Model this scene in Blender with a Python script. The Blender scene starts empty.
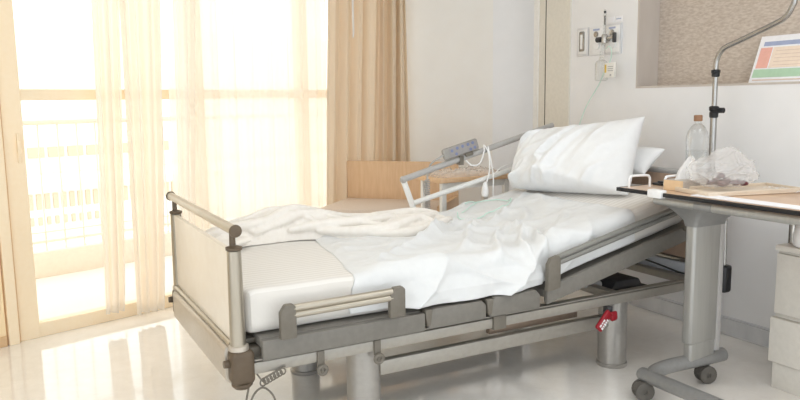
import bpy, bmesh, math, random
from mathutils import Vector, Matrix, noise
random.seed(7)
PI = math.pi
sc = bpy.context.scene
COL = sc.collection
V = Vector

# ------------------------------------------------------------------ materials
def new_mat(name):
    m = bpy.data.materials.new(name); m.use_nodes = True
    nt = m.node_tree; nt.nodes.clear()
    out = nt.nodes.new('ShaderNodeOutputMaterial')
    return m, nt, out
def lin(c):
    return tuple(((x/255)/12.92 if x/255 <= .04045 else ((x/255+.055)/1.055)**2.4) for x in c) + (1,)
def pbr(name, c, rough=.5, metal=0, c2=None, scale=(8,8,8), nscale=5, bump=0, bscale=60, detail=4, spec=.5, sheen=0, trans=0, ior=1.45, alpha=1):
    """procedural principled: colour varies between c and c2 with stretched noise, optional noise bump"""
    m, nt, out = new_mat(name)
    b = nt.nodes.new('ShaderNodeBsdfPrincipled')
    b.inputs['Roughness'].default_value = rough; b.inputs['Metallic'].default_value = metal
    b.inputs['Specular IOR Level'].default_value = spec; b.inputs['IOR'].default_value = ior
    b.inputs['Transmission Weight'].default_value = trans
    b.inputs['Sheen Weight'].default_value = sheen
    b.inputs['Alpha'].default_value = alpha
    tc = nt.nodes.new('ShaderNodeTexCoord'); mp = nt.nodes.new('ShaderNodeMapping')
    mp.inputs['Scale'].default_value = scale
    nt.links.new(tc.outputs['Object'], mp.inputs['Vector'])
    nz = nt.nodes.new('ShaderNodeTexNoise'); nz.inputs['Scale'].default_value = nscale; nz.inputs['Detail'].default_value = detail
    nt.links.new(mp.outputs['Vector'], nz.inputs['Vector'])
    if c2 is None: c2 = tuple(max(0, x-5) for x in c)
    mx = nt.nodes.new('ShaderNodeMix'); mx.data_type = 'RGBA'
    rp = nt.nodes.new('ShaderNodeValToRGB'); rp.color_ramp.elements[0].position = .35; rp.color_ramp.elements[1].position = .65
    nt.links.new(nz.outputs['Fac'], rp.inputs['Fac'])
    nt.links.new(rp.outputs['Color'], mx.inputs[0])
    mx.inputs[6].default_value = lin(c); mx.inputs[7].default_value = lin(c2)
    nt.links.new(mx.outputs[2], b.inputs['Base Color'])
    if bump:
        n2 = nt.nodes.new('ShaderNodeTexNoise'); n2.inputs['Scale'].default_value = bscale; n2.inputs['Detail'].default_value = 3
        nt.links.new(tc.outputs['Object'], n2.inputs['Vector'])
        bp = nt.nodes.new('ShaderNodeBump'); bp.inputs['Strength'].default_value = bump; bp.inputs['Distance'].default_value = .004
        nt.links.new(n2.outputs['Fac'], bp.inputs['Height']); nt.links.new(bp.outputs['Normal'], b.inputs['Normal'])
    nt.links.new(b.outputs[0], out.inputs[0])
    return m
def striped(name, c, c2, period, rough=.8, axis='Y'):
    """woven satin stripe cloth"""
    m, nt, out = new_mat(name)
    b = nt.nodes.new('ShaderNodeBsdfPrincipled'); b.inputs['Roughness'].default_value = rough
    b.inputs['Sheen Weight'].default_value = .2; b.inputs['Specular IOR Level'].default_value = .25
    tc = nt.nodes.new('ShaderNodeTexCoord')
    w = nt.nodes.new('ShaderNodeTexWave'); w.bands_direction = axis; w.inputs['Scale'].default_value = .314/period
    w.inputs['Distortion'].default_value = .15
    nt.links.new(tc.outputs['Object'], w.inputs['Vector'])
    rp = nt.nodes.new('ShaderNodeValToRGB'); rp.color_ramp.elements[0].position = .42; rp.color_ramp.elements[1].position = .58
    rp.color_ramp.elements[0].color = lin(c); rp.color_ramp.elements[1].color = lin(c2)
    nt.links.new(w.outputs['Fac'], rp.inputs['Fac']); nt.links.new(rp.outputs['Color'], b.inputs['Base Color'])
    n2 = nt.nodes.new('ShaderNodeTexNoise'); n2.inputs['Scale'].default_value = 18; n2.inputs['Detail'].default_value = 5
    nt.links.new(tc.outputs['Object'], n2.inputs['Vector'])
    bp = nt.nodes.new('ShaderNodeBump'); bp.inputs['Strength'].default_value = .25; bp.inputs['Distance'].default_value = .01
    nt.links.new(n2.outputs['Fac'], bp.inputs['Height']); nt.links.new(bp.outputs['Normal'], b.inputs['Normal'])
    nt.links.new(b.outputs[0], out.inputs[0])
    return m
def translucent(name, c, transp, transl, weave=0, weave_axis='X', gloss=0, tc2=None):
    """thin cloth or film: diffuse + translucent + see-through"""
    m, nt, out = new_mat(name)
    d = nt.nodes.new('ShaderNodeBsdfDiffuse'); t = nt.nodes.new('ShaderNodeBsdfTranslucent'); tr = nt.nodes.new('ShaderNodeBsdfTransparent')
    tc = nt.nodes.new('ShaderNodeTexCoord')
    nz = nt.nodes.new('ShaderNodeTexNoise'); nz.inputs['Scale'].default_value = 3
    mp = nt.nodes.new('ShaderNodeMapping'); mp.inputs['Scale'].default_value = (40, 40, 2)
    nt.links.new(tc.outputs['Object'], mp.inputs['Vector']); nt.links.new(mp.outputs['Vector'], nz.inputs['Vector'])
    mx = nt.nodes.new('ShaderNodeMix'); mx.data_type = 'RGBA'
    mx.inputs[6].default_value = lin(c); mx.inputs[7].default_value = lin(tc2 or c)
    nt.links.new(nz.outputs['Fac'], mx.inputs[0])
    for s in (d, t): nt.links.new(mx.outputs[2], s.inputs['Color'])
    a = nt.nodes.new('ShaderNodeMixShader'); a.inputs[0].default_value = transl
    nt.links.new(d.outputs[0], a.inputs[1]); nt.links.new(t.outputs[0], a.inputs[2])
    last = a
    if gloss:
        g = nt.nodes.new('ShaderNodeBsdfGlossy'); g.inputs['Roughness'].default_value = .15
        lw = nt.nodes.new('ShaderNodeLayerWeight'); lw.inputs['Blend'].default_value = gloss
        g2 = nt.nodes.new('ShaderNodeMixShader'); nt.links.new(lw.outputs['Facing'], g2.inputs[0])
        nt.links.new(a.outputs[0], g2.inputs[1]); nt.links.new(g.outputs[0], g2.inputs[2]); last = g2
    f = nt.nodes.new('ShaderNodeMixShader'); f.inputs[0].default_value = transp
    nt.links.new(last.outputs[0], f.inputs[1]); nt.links.new(tr.outputs[0], f.inputs[2])
    nt.links.new(f.outputs[0], out.inputs[0])
    return m
def clear(name, tint=(255,255,255), refl=.12):
    """thin clear glass or plastic: transparent with facing-dependent gloss"""
    m, nt, out = new_mat(name)
    tr = nt.nodes.new('ShaderNodeBsdfTransparent'); tr.inputs['Color'].default_value = lin(tint)
    g = nt.nodes.new('ShaderNodeBsdfGlossy'); g.inputs['Roughness'].default_value = .04
    lw = nt.nodes.new('ShaderNodeLayerWeight'); lw.inputs['Blend'].default_value = refl
    nz = nt.nodes.new('ShaderNodeTexNoise'); nz.inputs['Scale'].default_value = 2
    mxs = nt.nodes.new('ShaderNodeMixShader')
    nt.links.new(lw.outputs['Facing'], mxs.inputs[0])
    nt.links.new(tr.outputs[0], mxs.inputs[1]); nt.links.new(g.outputs[0], mxs.inputs[2])
    nt.links.new(mxs.outputs[0], out.inputs[0])
    return m

M = {}
M['wall'] = pbr('wall_paint', (238,238,239), .7, c2=(236,236,237), nscale=1, bump=.05, bscale=150)
M['wall_warm'] = pbr('wall_paint_warm', (240,238,234), .7, c2=(238,235,230), nscale=.6, bump=.05, bscale=150)
M['beige'] = pbr('beige_paint', (228,224,214), .6)
M['dark_gap'] = pbr('dark_gap', (60,56,50), .8)
M['ceil'] = pbr('ceiling_paint', (240,239,236), .8)
M['frame'] = pbr('window_frame_glow_tint', (255,236,206), .45, c2=(254,234,202))  # peach tint puts the warm glow of the left edge into the colour
M['panel_glow'] = pbr('panel_glow_tint', (255,230,188), .5, c2=(254,227,183), scale=(1,1,.2))  # same left-edge glow put into the panel colour
M['groove'] = pbr('peach_groove', (226,190,148), .7)
M['white_edge'] = pbr('white_edge', (240,240,238), .5)
M['skirting'] = pbr('metal_skirting', (226,227,230), .3, .25, c2=(214,216,220), scale=(1,3,1), nscale=4)
M['recess'] = pbr('recess_laminate', (204,196,188), .5, c2=(198,189,181), scale=(1,1,.3), nscale=9)
M['wood'] = pbr('oak_veneer', (222,188,152), .45, c2=(214,178,140), scale=(6,6,.7), nscale=9, detail=6)
M['wood_flat'] = pbr('pale_table_wood', (210,180,152), .3, c2=(200,168,140), scale=(12,.8,6), nscale=6, detail=6)
M['cushion'] = pbr('cushion_fabric', (226,210,196), .9, c2=(216,199,184), nscale=30, bump=.4, bscale=300)
M['champ'] = pbr('champagne_metal', (178,170,156), .28, .7, c2=(170,162,147), scale=(1,1,.2))
M['post_cap'] = pbr('brown_grey_plastic', (98,84,68), .5, bump=.06, bscale=300)
M['board'] = pbr('cream_laminate', (238,229,214), .35, c2=(235,225,209), nscale=2)
M['beam'] = pbr('pale_metal', (196,187,174), .35, .35)
M['rail'] = pbr('bed_frame_paint', (166,161,152), .38, .35)
M['panel'] = pbr('warm_grey_plastic', (124,120,113), .5, bump=.05, bscale=400)
M['bracket'] = pbr('taupe_plastic', (116,110,100), .5, bump=.05, bscale=400)
M['dark'] = pbr('dark_grey_plastic', (66,66,68), .5)
M['black'] = pbr('black_plastic', (28,28,32), .4)
M['bronze'] = pbr('brown_steel', (150,132,116), .4, .5)
M['tube_grey'] = pbr('rail_grey', (142,141,136), .4, .3)
M['leg'] = pbr('pale_grey_enamel', (170,166,160), .3, .45)
M['alu'] = pbr('brushed_aluminium', (176,175,171), .36, .45, c2=(168,167,163), scale=(1,1,.05), nscale=60)
M['grey'] = pbr('table_grey_enamel', (148,148,147), .38, .3)
M['silver'] = pbr('silver_tube', (168,166,163), .25, .9)
M['side_white'] = pbr('white_grey_enamel', (232,232,230), .35)
M['side_grey'] = pbr('grey_grip', (178,176,174), .5)
M['white_pl'] = pbr('white_plastic', (240,240,240), .35)
M['red'] = pbr('red_plastic', (150,24,38), .4)
M['sheet'] = striped('striped_sheet', (230,227,222), (220,216,210), .034)
M['cloth'] = pbr('white_cotton', (224,225,225), .85, c2=(221,222,222), nscale=3, bump=.2, bscale=40, sheen=.2, spec=.2)
M['pillow'] = pbr('white_pillowcase', (234,235,236), .85, c2=(231,232,233), nscale=3, bump=.2, bscale=30, sheen=.2, spec=.2)
M['blanket'] = pbr('cream_white_blanket', (238,234,228), .9, c2=(234,229,222), nscale=4, bump=.35, bscale=60, sheen=.3, spec=.15)
M['drape'] = translucent('tan_drape', (243,229,208), .0, .30, tc2=(241,226,204))
M['sheer'] = translucent('sheer_voile', (255,249,240), .22, .58)
M['sheer_thin'] = translucent('thin_sheer_voile', (255,251,245), .48, .60)
M['glass'] = clear('window_glass', (252,253,252), .06)
M['clear'] = clear('clear_plastic', (250,251,251), .3)
M['bag'] = translucent('bag_film', (252,252,252), .66, .45, gloss=.10)
M['tissue'] = translucent('tissue_paper', (250,250,250), .1, .45)
M['cork'] = pbr('cork_fabric', (208,197,186), .9, c2=(186,172,159), scale=(1,1.0,3), nscale=38, detail=8, bump=.4, bscale=250)
M['paper'] = pbr('white_paper', (244,244,248), .6)
M['p_blue'] = pbr('print_blue', (168,178,208), .6)
M['p_red'] = pbr('print_coral', (240,184,170), .6)
M['p_cream'] = pbr('print_cream', (244,226,208), .6)
M['p_green'] = pbr('print_green', (182,214,186), .6)
M['p_line'] = pbr('print_line', (222,200,186), .6)
M['cab'] = pbr('cabinet_laminate', (226,222,214), .25)
M['steel'] = pbr('steel', (190,188,184), .25, .9)
M['cap_wood'] = pbr('brown_cap', (150,112,84), .5)
M['label'] = pbr('label_paper', (236,234,228), .6)
M['yellow'] = pbr('yellow_sticker', (222,190,90), .6)
M['teal'] = pbr('green_tube', (206,232,222), .35)
M['carton'] = pbr('tissue_carton', (226,196,158), .6)
M['carton2'] = pbr('patterned_carton', (196,186,176), .6, c2=(168,158,150), nscale=40)
M['tray'] = pbr('cream_tray', (222,206,186), .35)
M['food'] = pbr('dark_red_food', (104,52,56), .4, c2=(70,34,40), nscale=10)
M['wheel'] = pbr('wheel_rubber', (96,92,86), .6)
M['btn'] = pbr('blue_button', (126,134,172), .4)
M['keypad'] = pbr('keypad_grey', (158,154,152), .5)
M['remote'] = pbr('remote_grey', (158,155,150), .5)
M['facade'] = pbr('pale_facade', (236,224,206), .8)
M['facade_win'] = pbr('facade_window', (198,178,150), .5)
M['deck'] = pbr('balcony_tiles', (240,232,222), .7)
M['railing'] = pbr('balcony_rail_paint', (238,228,214), .5)  # sampling portals for the two added fill windows
M['blue_white'] = pbr('bluish_panel', (214,218,224), .35)
M['brown_board'] = pbr('brownish_laminate', (186,160,140), .5, c2=(176,150,130), scale=(1,6,1))

def floor_mat():
    m, nt, out = new_mat('vinyl_floor')
    b = nt.nodes.new('ShaderNodeBsdfPrincipled')
    b.inputs['Roughness'].default_value = .10; b.inputs['Specular IOR Level'].default_value = 1.0
    b.inputs['Coat Weight'].default_value = .6; b.inputs['Coat Roughness'].default_value = .05
    tc = nt.nodes.new('ShaderNodeTexCoord')
    n1 = nt.nodes.new('ShaderNodeTexNoise'); n1.inputs['Scale'].default_value = 9; n1.inputs['Detail'].default_value = 8; n1.inputs['Distortion'].default_value = 1.2
    n2 = nt.nodes.new('ShaderNodeTexNoise'); n2.inputs['Scale'].default_value = 90; n2.inputs['Detail'].default_value = 3
    rp = nt.nodes.new('ShaderNodeValToRGB')
    rp.color_ramp.elements[0].position = .3; rp.color_ramp.elements[0].color = lin((242,238,232))
    rp.color_ramp.elements[1].position = .65; rp.color_ramp.elements[1].color = lin((250,247,242))
    nt.links.new(tc.outputs['Object'], n1.inputs['Vector']); nt.links.new(tc.outputs['Object'], n2.inputs['Vector'])
    ad = nt.nodes.new('ShaderNodeMath'); ad.operation = 'MULTIPLY_ADD'; ad.inputs[1].default_value = .3
    nt.links.new(n2.outputs['Fac'], ad.inputs[0]); 
    sb = nt.nodes.new('ShaderNodeMath'); sb.operation = 'MULTIPLY'; sb.inputs[1].default_value = .7
    nt.links.new(n1.outputs['Fac'], sb.inputs[0]); nt.links.new(sb.outputs[0], ad.inputs[2])
    nt.links.new(ad.outputs[0], rp.inputs['Fac']); nt.links.new(rp.outputs['Color'], b.inputs['Base Color'])
    n3 = nt.nodes.new('ShaderNodeTexNoise'); n3.inputs['Scale'].default_value = 4
    nt.links.new(tc.outputs['Object'], n3.inputs['Vector'])
    bp = nt.nodes.new('ShaderNodeBump'); bp.inputs['Strength'].default_value = .05; bp.inputs['Distance'].default_value = .02
    nt.links.new(n3.outputs['Fac'], bp.inputs['Height']); nt.links.new(bp.outputs['Normal'], b.inputs['Normal'])
    nt.links.new(b.outputs[0], out.inputs[0])
    return m
M['floor'] = floor_mat()

# ------------------------------------------------------------------ mesh helpers
def newbm(): return bmesh.new()
def box(bm, x0, x1, y0, y1, z0, z1, bev=0, seg=2, mat=None):
    r = bmesh.ops.create_cube(bm, size=1)
    vs = r['verts']
    S = Matrix.Diagonal((x1-x0, y1-y0, z1-z0, 1)); T = Matrix.Translation(((x0+x1)/2, (y0+y1)/2, (z0+z1)/2))
    bmesh.ops.transform(bm, matrix=T @ S, verts=vs)
    if bev:
        es = list({e for v in vs for e in v.link_edges})
        g = bmesh.ops.bevel(bm, geom=es, offset=bev, segments=seg, profile=.5, affect='EDGES')
        vs = list({v for f in g['faces'] for v in f.verts} | {v for v in vs if v.is_valid})
    if mat is not None: bmesh.ops.transform(bm, matrix=mat, verts=[v for v in vs if v.is_valid])
    return vs
def prism(bm, pts, a, b, plane='XZ', bev=0, seg=2):
    """polygon in a plane extruded from a to b along the third axis"""
    def P(p, k):
        return {'XZ': (p[0], k, p[1]), 'XY': (p[0], p[1], k), 'YZ': (k, p[0], p[1])}[plane]
    A = [bm.verts.new(P(p, a)) for p in pts]; B = [bm.verts.new(P(p, b)) for p in pts]
    n = len(pts)
    fs = [bm.faces.new(A), bm.faces.new(B[::-1])]
    for i in range(n): fs.append(bm.faces.new((A[i], B[i], B[(i+1) % n], A[(i+1) % n])))
    bmesh.ops.recalc_face_normals(bm, faces=fs)
    if bev:
        es = list({e for f in fs for e in f.edges})
        bmesh.ops.bevel(bm, geom=es, offset=bev, segments=seg, profile=.5, affect='EDGES')
def smooth_path(pts, k=8):
    pts = [V(p) for p in pts]; out = []
    for i in range(len(pts)-1):
        p0 = pts[max(i-1, 0)]; p1 = pts[i]; p2 = pts[i+1]; p3 = pts[min(i+2, len(pts)-1)]
        for j in range(k):
            t = j/k
            out.append(.5*((2*p1) + (p2-p0)*t + (2*p0-5*p1+4*p2-p3)*t*t + (3*p1-p0-3*p2+p3)*t**3))
    out.append(pts[-1]); return out
def tube(bm, pts, r, n=12, caps=True, flat=None):
    """round (or flattened: flat=(a,b)) tube along points; r a number or a list"""
    pts = [V(p) for p in pts]; N = len(pts)
    up = None; rings = []
    for i, p in enumerate(pts):
        t = (pts[min(i+1, N-1)] - pts[max(i-1, 0)]).normalized()
        if up is None:
            up = V((0, 0, 1)) if abs(t.z) < .9 else V((1, 0, 0))
        side = t.cross(up).normalized(); up = side.cross(t).normalized()
        rr = r[i] if isinstance(r, (list, tuple)) else r
        ring = []
        for k in range(n):
            a = 2*PI*k/n
            fa, fb = flat or (1, 1)
            ring.append(bm.verts.new(p + side*(math.cos(a)*rr*fa) + up*(math.sin(a)*rr*fb)))
        rings.append(ring)
    for i in range(N-1):
        for k in range(n):
            bm.faces.new((rings[i][k], rings[i][(k+1) % n], rings[i+1][(k+1) % n], rings[i+1][k]))
    if caps:
        bm.faces.new(rings[0][::-1]); bm.faces.new(rings[-1])
def lathe(bm, prof, c=(0, 0, 0), n=24, axis='Z', cap=True, sx=1, sy=1):
    c = V(c); rings = []
    for r, z in prof:
        ring = []
        for k in range(n):
            a = 2*PI*k/n
            p = V((math.cos(a)*r*sx, math.sin(a)*r*sy, z))
            if axis == 'X': p = V((p.z, p.x, p.y))
            if axis == 'Y': p = V((p.y, p.z, p.x))
            ring.append(bm.verts.new(c+p))
        rings.append(ring)
    fs = []
    for i in range(len(rings)-1):
        for k in range(n):
            fs.append(bm.faces.new((rings[i][k], rings[i][(k+1) % n], rings[i+1][(k+1) % n], rings[i+1][k])))
    if cap:
        fs.append(bm.faces.new(rings[0][::-1])); fs.append(bm.faces.new(rings[-1]))
    bmesh.ops.recalc_face_normals(bm, faces=fs)
def grid(bm, fn, nu, nv):
    vs = [[bm.verts.new(fn(i/nu, j/nv)) for j in range(nv+1)] for i in range(nu+1)]
    for i in range(nu):
        for j in range(nv):
            bm.faces.new((vs[i][j], vs[i+1][j], vs[i+1][j+1], vs[i][j+1]))
    return vs
def loft(bm, loops):
    R = [[bm.verts.new(p) for p in L] for L in loops]; n = len(loops[0]); fs = []
    for i in range(len(R)-1):
        for k in range(n): fs.append(bm.faces.new((R[i][k], R[i][(k+1) % n], R[i+1][(k+1) % n], R[i+1][k])))
    fs.append(bm.faces.new(R[0][::-1])); fs.append(bm.faces.new(R[-1]))
    bmesh.ops.recalc_face_normals(bm, faces=fs)
def fbm(p, o=3):
    s = 0; a = 1
    for i in range(o): s += a*noise.noise(p); p = p*2.03; a *= .5
    return s
def ridge(p): return 1-min(1, abs(noise.noise(p))*2.2)

ORG = {}
def obj(name, bm, mat, parent=None, smooth=True, label=None, kind=None, angle=35, at=None):
    """link a bmesh (built in world coordinates) as one mesh object, optionally as a part of parent"""
    me = bpy.data.meshes.new(name)
    root = parent
    if parent is not None:
        while root.parent is not None: root = root.parent
        o0 = ORG[root.name]
    else:
        if at is None:
            n = max(1, len(bm.verts)); lo = [min(v.co[i] for v in bm.verts) for i in range(3)]; hi = [max(v.co[i] for v in bm.verts) for i in range(3)]
            at = ((lo[0]+hi[0])/2, (lo[1]+hi[1])/2, lo[2])
        o0 = V(at)
    bmesh.ops.translate(bm, verts=bm.verts, vec=-o0)
    bm.to_mesh(me); bm.free()
    if smooth:
        for p in me.polygons: p.use_smooth = True
        try: me.set_sharp_from_angle(angle=math.radians(angle))
        except Exception: pass
    o = bpy.data.objects.new(name, me); COL.objects.link(o)
    me.materials.append(mat)
    if parent is None: o.location = o0; ORG[o.name] = o0.copy()
    else: o.parent = parent
    if label: o['label'] = label
    if kind: o['kind'] = kind
    return o
def thing(name, label, cat, loc, group=None):
    o = bpy.data.objects.new(name, None); COL.objects.link(o); o.location = loc; o.empty_display_size = .1
    o['label'] = label; o['category'] = cat
    if group: o['group'] = group
    ORG[o.name] = V(loc); return o
def tag(o, label, cat, group=None, kind=None):
    o['label'] = label; o['category'] = cat
    if group: o['group'] = group
    if kind: o['kind'] = kind
    return o
def struct(name, bm, mat, parent=None, smooth=False):
    o = obj(name, bm, mat, parent, smooth=smooth)
    if parent is None: o['kind'] = 'structure'
    return o
def dup(root, dloc, label=None):
    r = root.copy(); COL.objects.link(r); r.location = root.location + V(dloc)
    ORG[r.name] = V(r.location)
    if label: r['label'] = label
    for ch in list(root.children):
        c = ch.copy(); COL.objects.link(c); c.parent = r
        for g in list(ch.children):
            d = g.copy(); COL.objects.link(d); d.parent = c
    return r
def bx(*a, **k):
    bm = newbm(); box(bm, *a, **k); return bm

# ------------------------------------------------------------------ setting
# world: X runs along the bed towards its head, Y across the bed away from the photographer, Z up
CEIL = 2.75
XL, YR, XH = -2.6, -4.4, 2.90            # left wall, rear wall, head wall
PW = V((-.662, 2.139, 0)); UW = V((.953, .303, 0)).normalized(); NW = V((.303, -.953, 0)).normalized()  # window wall line, along, into the room
def wmat():
    m = Matrix.Identity(4)
    m.col[0][:3] = UW; m.col[1][:3] = -NW; m.col[2][:3] = (0, 0, 1); m.col[3][:3] = PW
    return m
WM = wmat()
def wp(s, o, z): return PW + UW*s + NW*o + V((0, 0, z))
def wbox(bm, s0, s1, o0, o1, z0, z1, bev=0):
    box(bm, s0, s1, -o1, -o0, z0, z1, bev, mat=WM)
S_END = 2.98                                # window wall meets the diagonal wall
CN = wp(S_END, 0, 0)
DU = V((.707, -.707, 0)); DN = V((-.707, -.707, 0))  # diagonal wall, along and into the room
def dp(s, o, z): return CN + DU*s + DN*o + V((0, 0, z))
DM = Matrix.Identity(4); DM.col[0][:3] = DU; DM.col[1][:3] = -DN; DM.col[2][:3] = (0, 0, 1); DM.col[3][:3] = CN
def dbox(bm, s0, s1, o0, o1, z0, z1, bev=0): box(bm, s0, s1, -o1, -o0, z0, z1, bev, mat=DM)

pl = wp(-2.05, 0, 0)
bm = newbm()
prism(bm, [(XL-.1, YR-.1), (3.25, YR-.1), (3.25, 2.0), (CN.x+.12, CN.y+.12), (XL-.1, wp((XL-.1-PW.x)/UW.x, 0, 0).y+.1)], -.08, 0, 'XY')
struct('floor', bm, M['floor'])
bm = newbm()
prism(bm, [(XL-.1, YR-.1), (3.35, YR-.1), (3.35, 2.1), (CN.x+.15, CN.y+.15), (XL-.1, wp((XL-.1-PW.x)/UW.x, 0, 0).y+.12)], CEIL, CEIL+.1, 'XY')
struct('ceiling', bm, M['ceil'])
# window wall: lintel above the glazing and a solid panel to the left
bm = newbm(); wbox(bm, -2.2, S_END+.05, -.12, 0, 2.46, CEIL)
struct('wall_window', bm, M['wall_warm'])
wl = wp(-1.0, 0, 0)
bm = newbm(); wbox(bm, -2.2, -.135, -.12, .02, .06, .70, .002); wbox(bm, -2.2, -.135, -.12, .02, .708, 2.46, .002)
struct('wall_left', bm, M['panel_glow'])
bm = newbm(); wbox(bm, -2.2, -.135, -.12, .015, .70, .708); wbox(bm, -.135, -.125, -.12, .0, 0, 2.46); wbox(bm, -.068, -.056, -.12, .005, 0, 2.46)
struct('trim_1', bm, M['groove'])
bm = newbm(); wbox(bm, -2.2, -.135, -.12, .028, 0, .06, .003)
struct('baseboard_left', bm, M['groove'])
bm = newbm(); wbox(bm, -.125, -.068, -.12, .03, 0, 2.46, .003)
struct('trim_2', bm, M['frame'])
# side and rear walls behind the camera
SY0, SY1, SW0, SW1 = -3.8, -.5, .15, 2.55     # added unseen window opening, lets in fill light from camera left
bm = newbm()
box(bm, XL-.1, XL, YR-.1, SY0, 0, CEIL); box(bm, XL-.1, XL, SY1, 1.62, 0, CEIL)
box(bm, XL-.1, XL, SY0, SY1, 0, SW0); box(bm, XL-.1, XL, SY0, SY1, SW1, CEIL)
struct('wall_side', bm, M['wall'])
bm = newbm()
for y in (SY0, SY0+1.65, SY1): box(bm, XL-.08, XL-.02, y-.03, y+.03, SW0, SW1, .004)
for z in (SW0, SW1-.05): box(bm, XL-.08, XL-.02, SY0, SY1, z, z+.05, .004)
struct('fill_window_side', bm, M['white_edge'])
bm = newbm()   # rear wall behind the photographer; its wide window is added for frontal fill
RX0, RX1, RW0, RW1 = -2.3, 2.7, .2, 2.4
box(bm, XL-.1, RX0, YR-.1, YR, 0, CEIL); box(bm, RX1, 3.3, YR-.1, YR, 0, CEIL)
box(bm, RX0, RX1, YR-.1, YR, 0, RW0); box(bm, RX0, RX1, YR-.1, YR, RW1, CEIL)
struct('wall_rear', bm, M['wall'])
bm = newbm()
for x in (RX0, RX0+1.25, RX0+2.5, RX0+3.75, RX1): box(bm, x-.03, x+.03, YR-.08, YR-.02, RW0, RW1, .004)
for z in (RW0, RW1-.05): box(bm, RX0, RX1, YR-.08, YR-.02, z, z+.05, .004)
struct('fill_window_rear', bm, M['white_edge'])
# head wall with the pin board recess
RY0, RY1, RZ0, RZ1 = -1.9, .878, 1.435, 2.45
bm = newbm()
box(bm, XH, XH+.2, YR, RY0, 0, CEIL); box(bm, XH, XH+.2, RY1, 1.50, 0, CEIL)
box(bm, XH, XH+.2, RY0, RY1, 0, RZ0); box(bm, XH, XH+.2, RY0, RY1, RZ1, CEIL)
box(bm, XH+.2, XH+.3, YR, 1.50, 0, CEIL)
struct('wall_head', bm, M['wall'])
bm = newbm()   # recess lining
box(bm, XH-.002, XH+.19, RY1-.012, RY1, RZ0, RZ1); box(bm, XH-.002, XH+.19, RY0, RY0+.012, RZ0, RZ1)
box(bm, XH-.002, XH+.19, RY0+.012, RY1-.012, RZ0, RZ0+.012); box(bm, XH-.002, XH+.19, RY0+.012, RY1-.012, RZ1-.012, RZ1)
struct('trim_3', bm, M['recess'])
bm = bx(XH+.18, XH+.2, RY0+.012, RY1-.012, RZ0+.012, RZ1-.012, .002)
tag(obj('pin_board', bm, M['cork'], smooth=False), 'wide tan cork pin board set back in the head wall recess', 'pin board')
# beige pilaster, dark gap and white trim where the head wall ends
struct('trim_4', bx(XH-.012, XH+.3, 1.50, 1.762, 0, CEIL, .004), M['beige'])
struct('trim_5', bx(XH-.006, XH+.3, 1.762, 1.776, 0, CEIL), M['dark_gap'])
struct('trim_6', bx(XH-.005, XH+.12, 1.776, 1.85, 0, CEIL, .003), M['beige'])
struct('trim_7', bx(XH-.012, XH+.12, 1.85, 1.905, 0, CEIL, .003), M['white_edge'])
# diagonal wall: two wall panels with a fine seam
DEND = (V((3.12, 0, 0)).x - CN.x)/.707
bm = newbm(); dbox(bm, -.1, .945, -.12, 0, 0, CEIL)
struct('wall_back', bm, M['wall_warm'])
bm = newbm(); dbox(bm, .945, DEND+.25, -.12, .003, 0, CEIL)
struct('wall_right', bm, M['wall'])
bm = newbm(); dbox(bm, .0, DEND+.1, .004, .018, 0, .09)
struct('baseboard_back', bm, M['white_edge'])
# metal skirting on the head wall
bm = newbm(); box(bm, XH-.012, XH, YR, 1.49, .012, .10, .003); box(bm, XH-.006, XH, YR, 1.49, .104, .112)
struct('baseboard_head', bm, M['skirting'])

# window: frame, mid rail, mullions and panes
wroot = thing('window_1', 'tall glazed balcony door wall behind the sheer curtains', 'window', wp(0, 0, 0))
wroot['kind'] = 'structure'
del wroot['category']; del wroot['label']
ST = [(-.056, .055), (1.16, 1.24), (2.08, 2.16), (2.9, 2.98)]
bm = newbm()
for a, b in ST: wbox(bm, a, b, -.09, .0, .0, 2.46, .004)
wbox(bm, -.056, 2.98, -.085, -.004, 0, .085, .004); wbox(bm, -.056, 2.98, -.085, -.004, 2.38, 2.46, .004)
wbox(bm, .02, 2.94, -.07, -.012, 1.405, 1.47, .004)
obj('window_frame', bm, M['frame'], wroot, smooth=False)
for i in range(3):
    for z0, z1 in ((.085, 1.405), (1.47, 2.38)):
        bm = newbm(); wbox(bm, ST[i][1], ST[i+1][0], -.045, -.039, z0, z1)
        obj('pane', bm, M['glass'], wroot, smooth=False)
bm = newbm(); wbox(bm, .012, .03, 0, .012, 1.05, 1.22, .003); wbox(bm, .01, .032, .012, .02, 1.10, 1.18, .003)
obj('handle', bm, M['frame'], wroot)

# ------------------------------------------------------------------ outside
bm = newbm(); wbox(bm, -2.5, 5.5, -1.9, -.12, -.12, -.02)
struct('trim_8', bm, M['deck'])
r = thing('balcony_railing', 'pale balcony railing with thin uprights seen through the left glass', 'railing', wp(.5, -1.7, -.02))
bm = newbm()
wbox(bm, -2.4, 5.4, -1.72, -1.69, .26, .275); wbox(bm, -2.4, 5.4, -1.72, -1.69, .34, .35)
wbox(bm, -2.4, 5.4, -1.74, -1.67, 1.22, 1.26, .005)
obj('rail', bm, M['railing'], r)
bm = newbm(); wbox(bm, -2.4, 5.4, -1.76, -1.65, -.02, .19, .004)
obj('kerb', bm, M['railing'], r)
for i in range(24):
    bm = newbm(); wbox(bm, -.2+i*.155, -.19+i*.155, -1.71, -1.70, .19, 1.22)
    obj('baluster', bm, M['railing'], r)
b = thing('building', 'pale apartment block across from the balcony', 'building', wp(1, -16, -8))
bm = newbm(); wbox(bm, -14, 22, -24, -16, -8, 3.6); 
for z in (-2.6, -.75): wbox(bm, -14, 22, -16, -15.6, z, z+.3)
obj('facade', bm, M['facade'], b, smooth=False)
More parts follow.
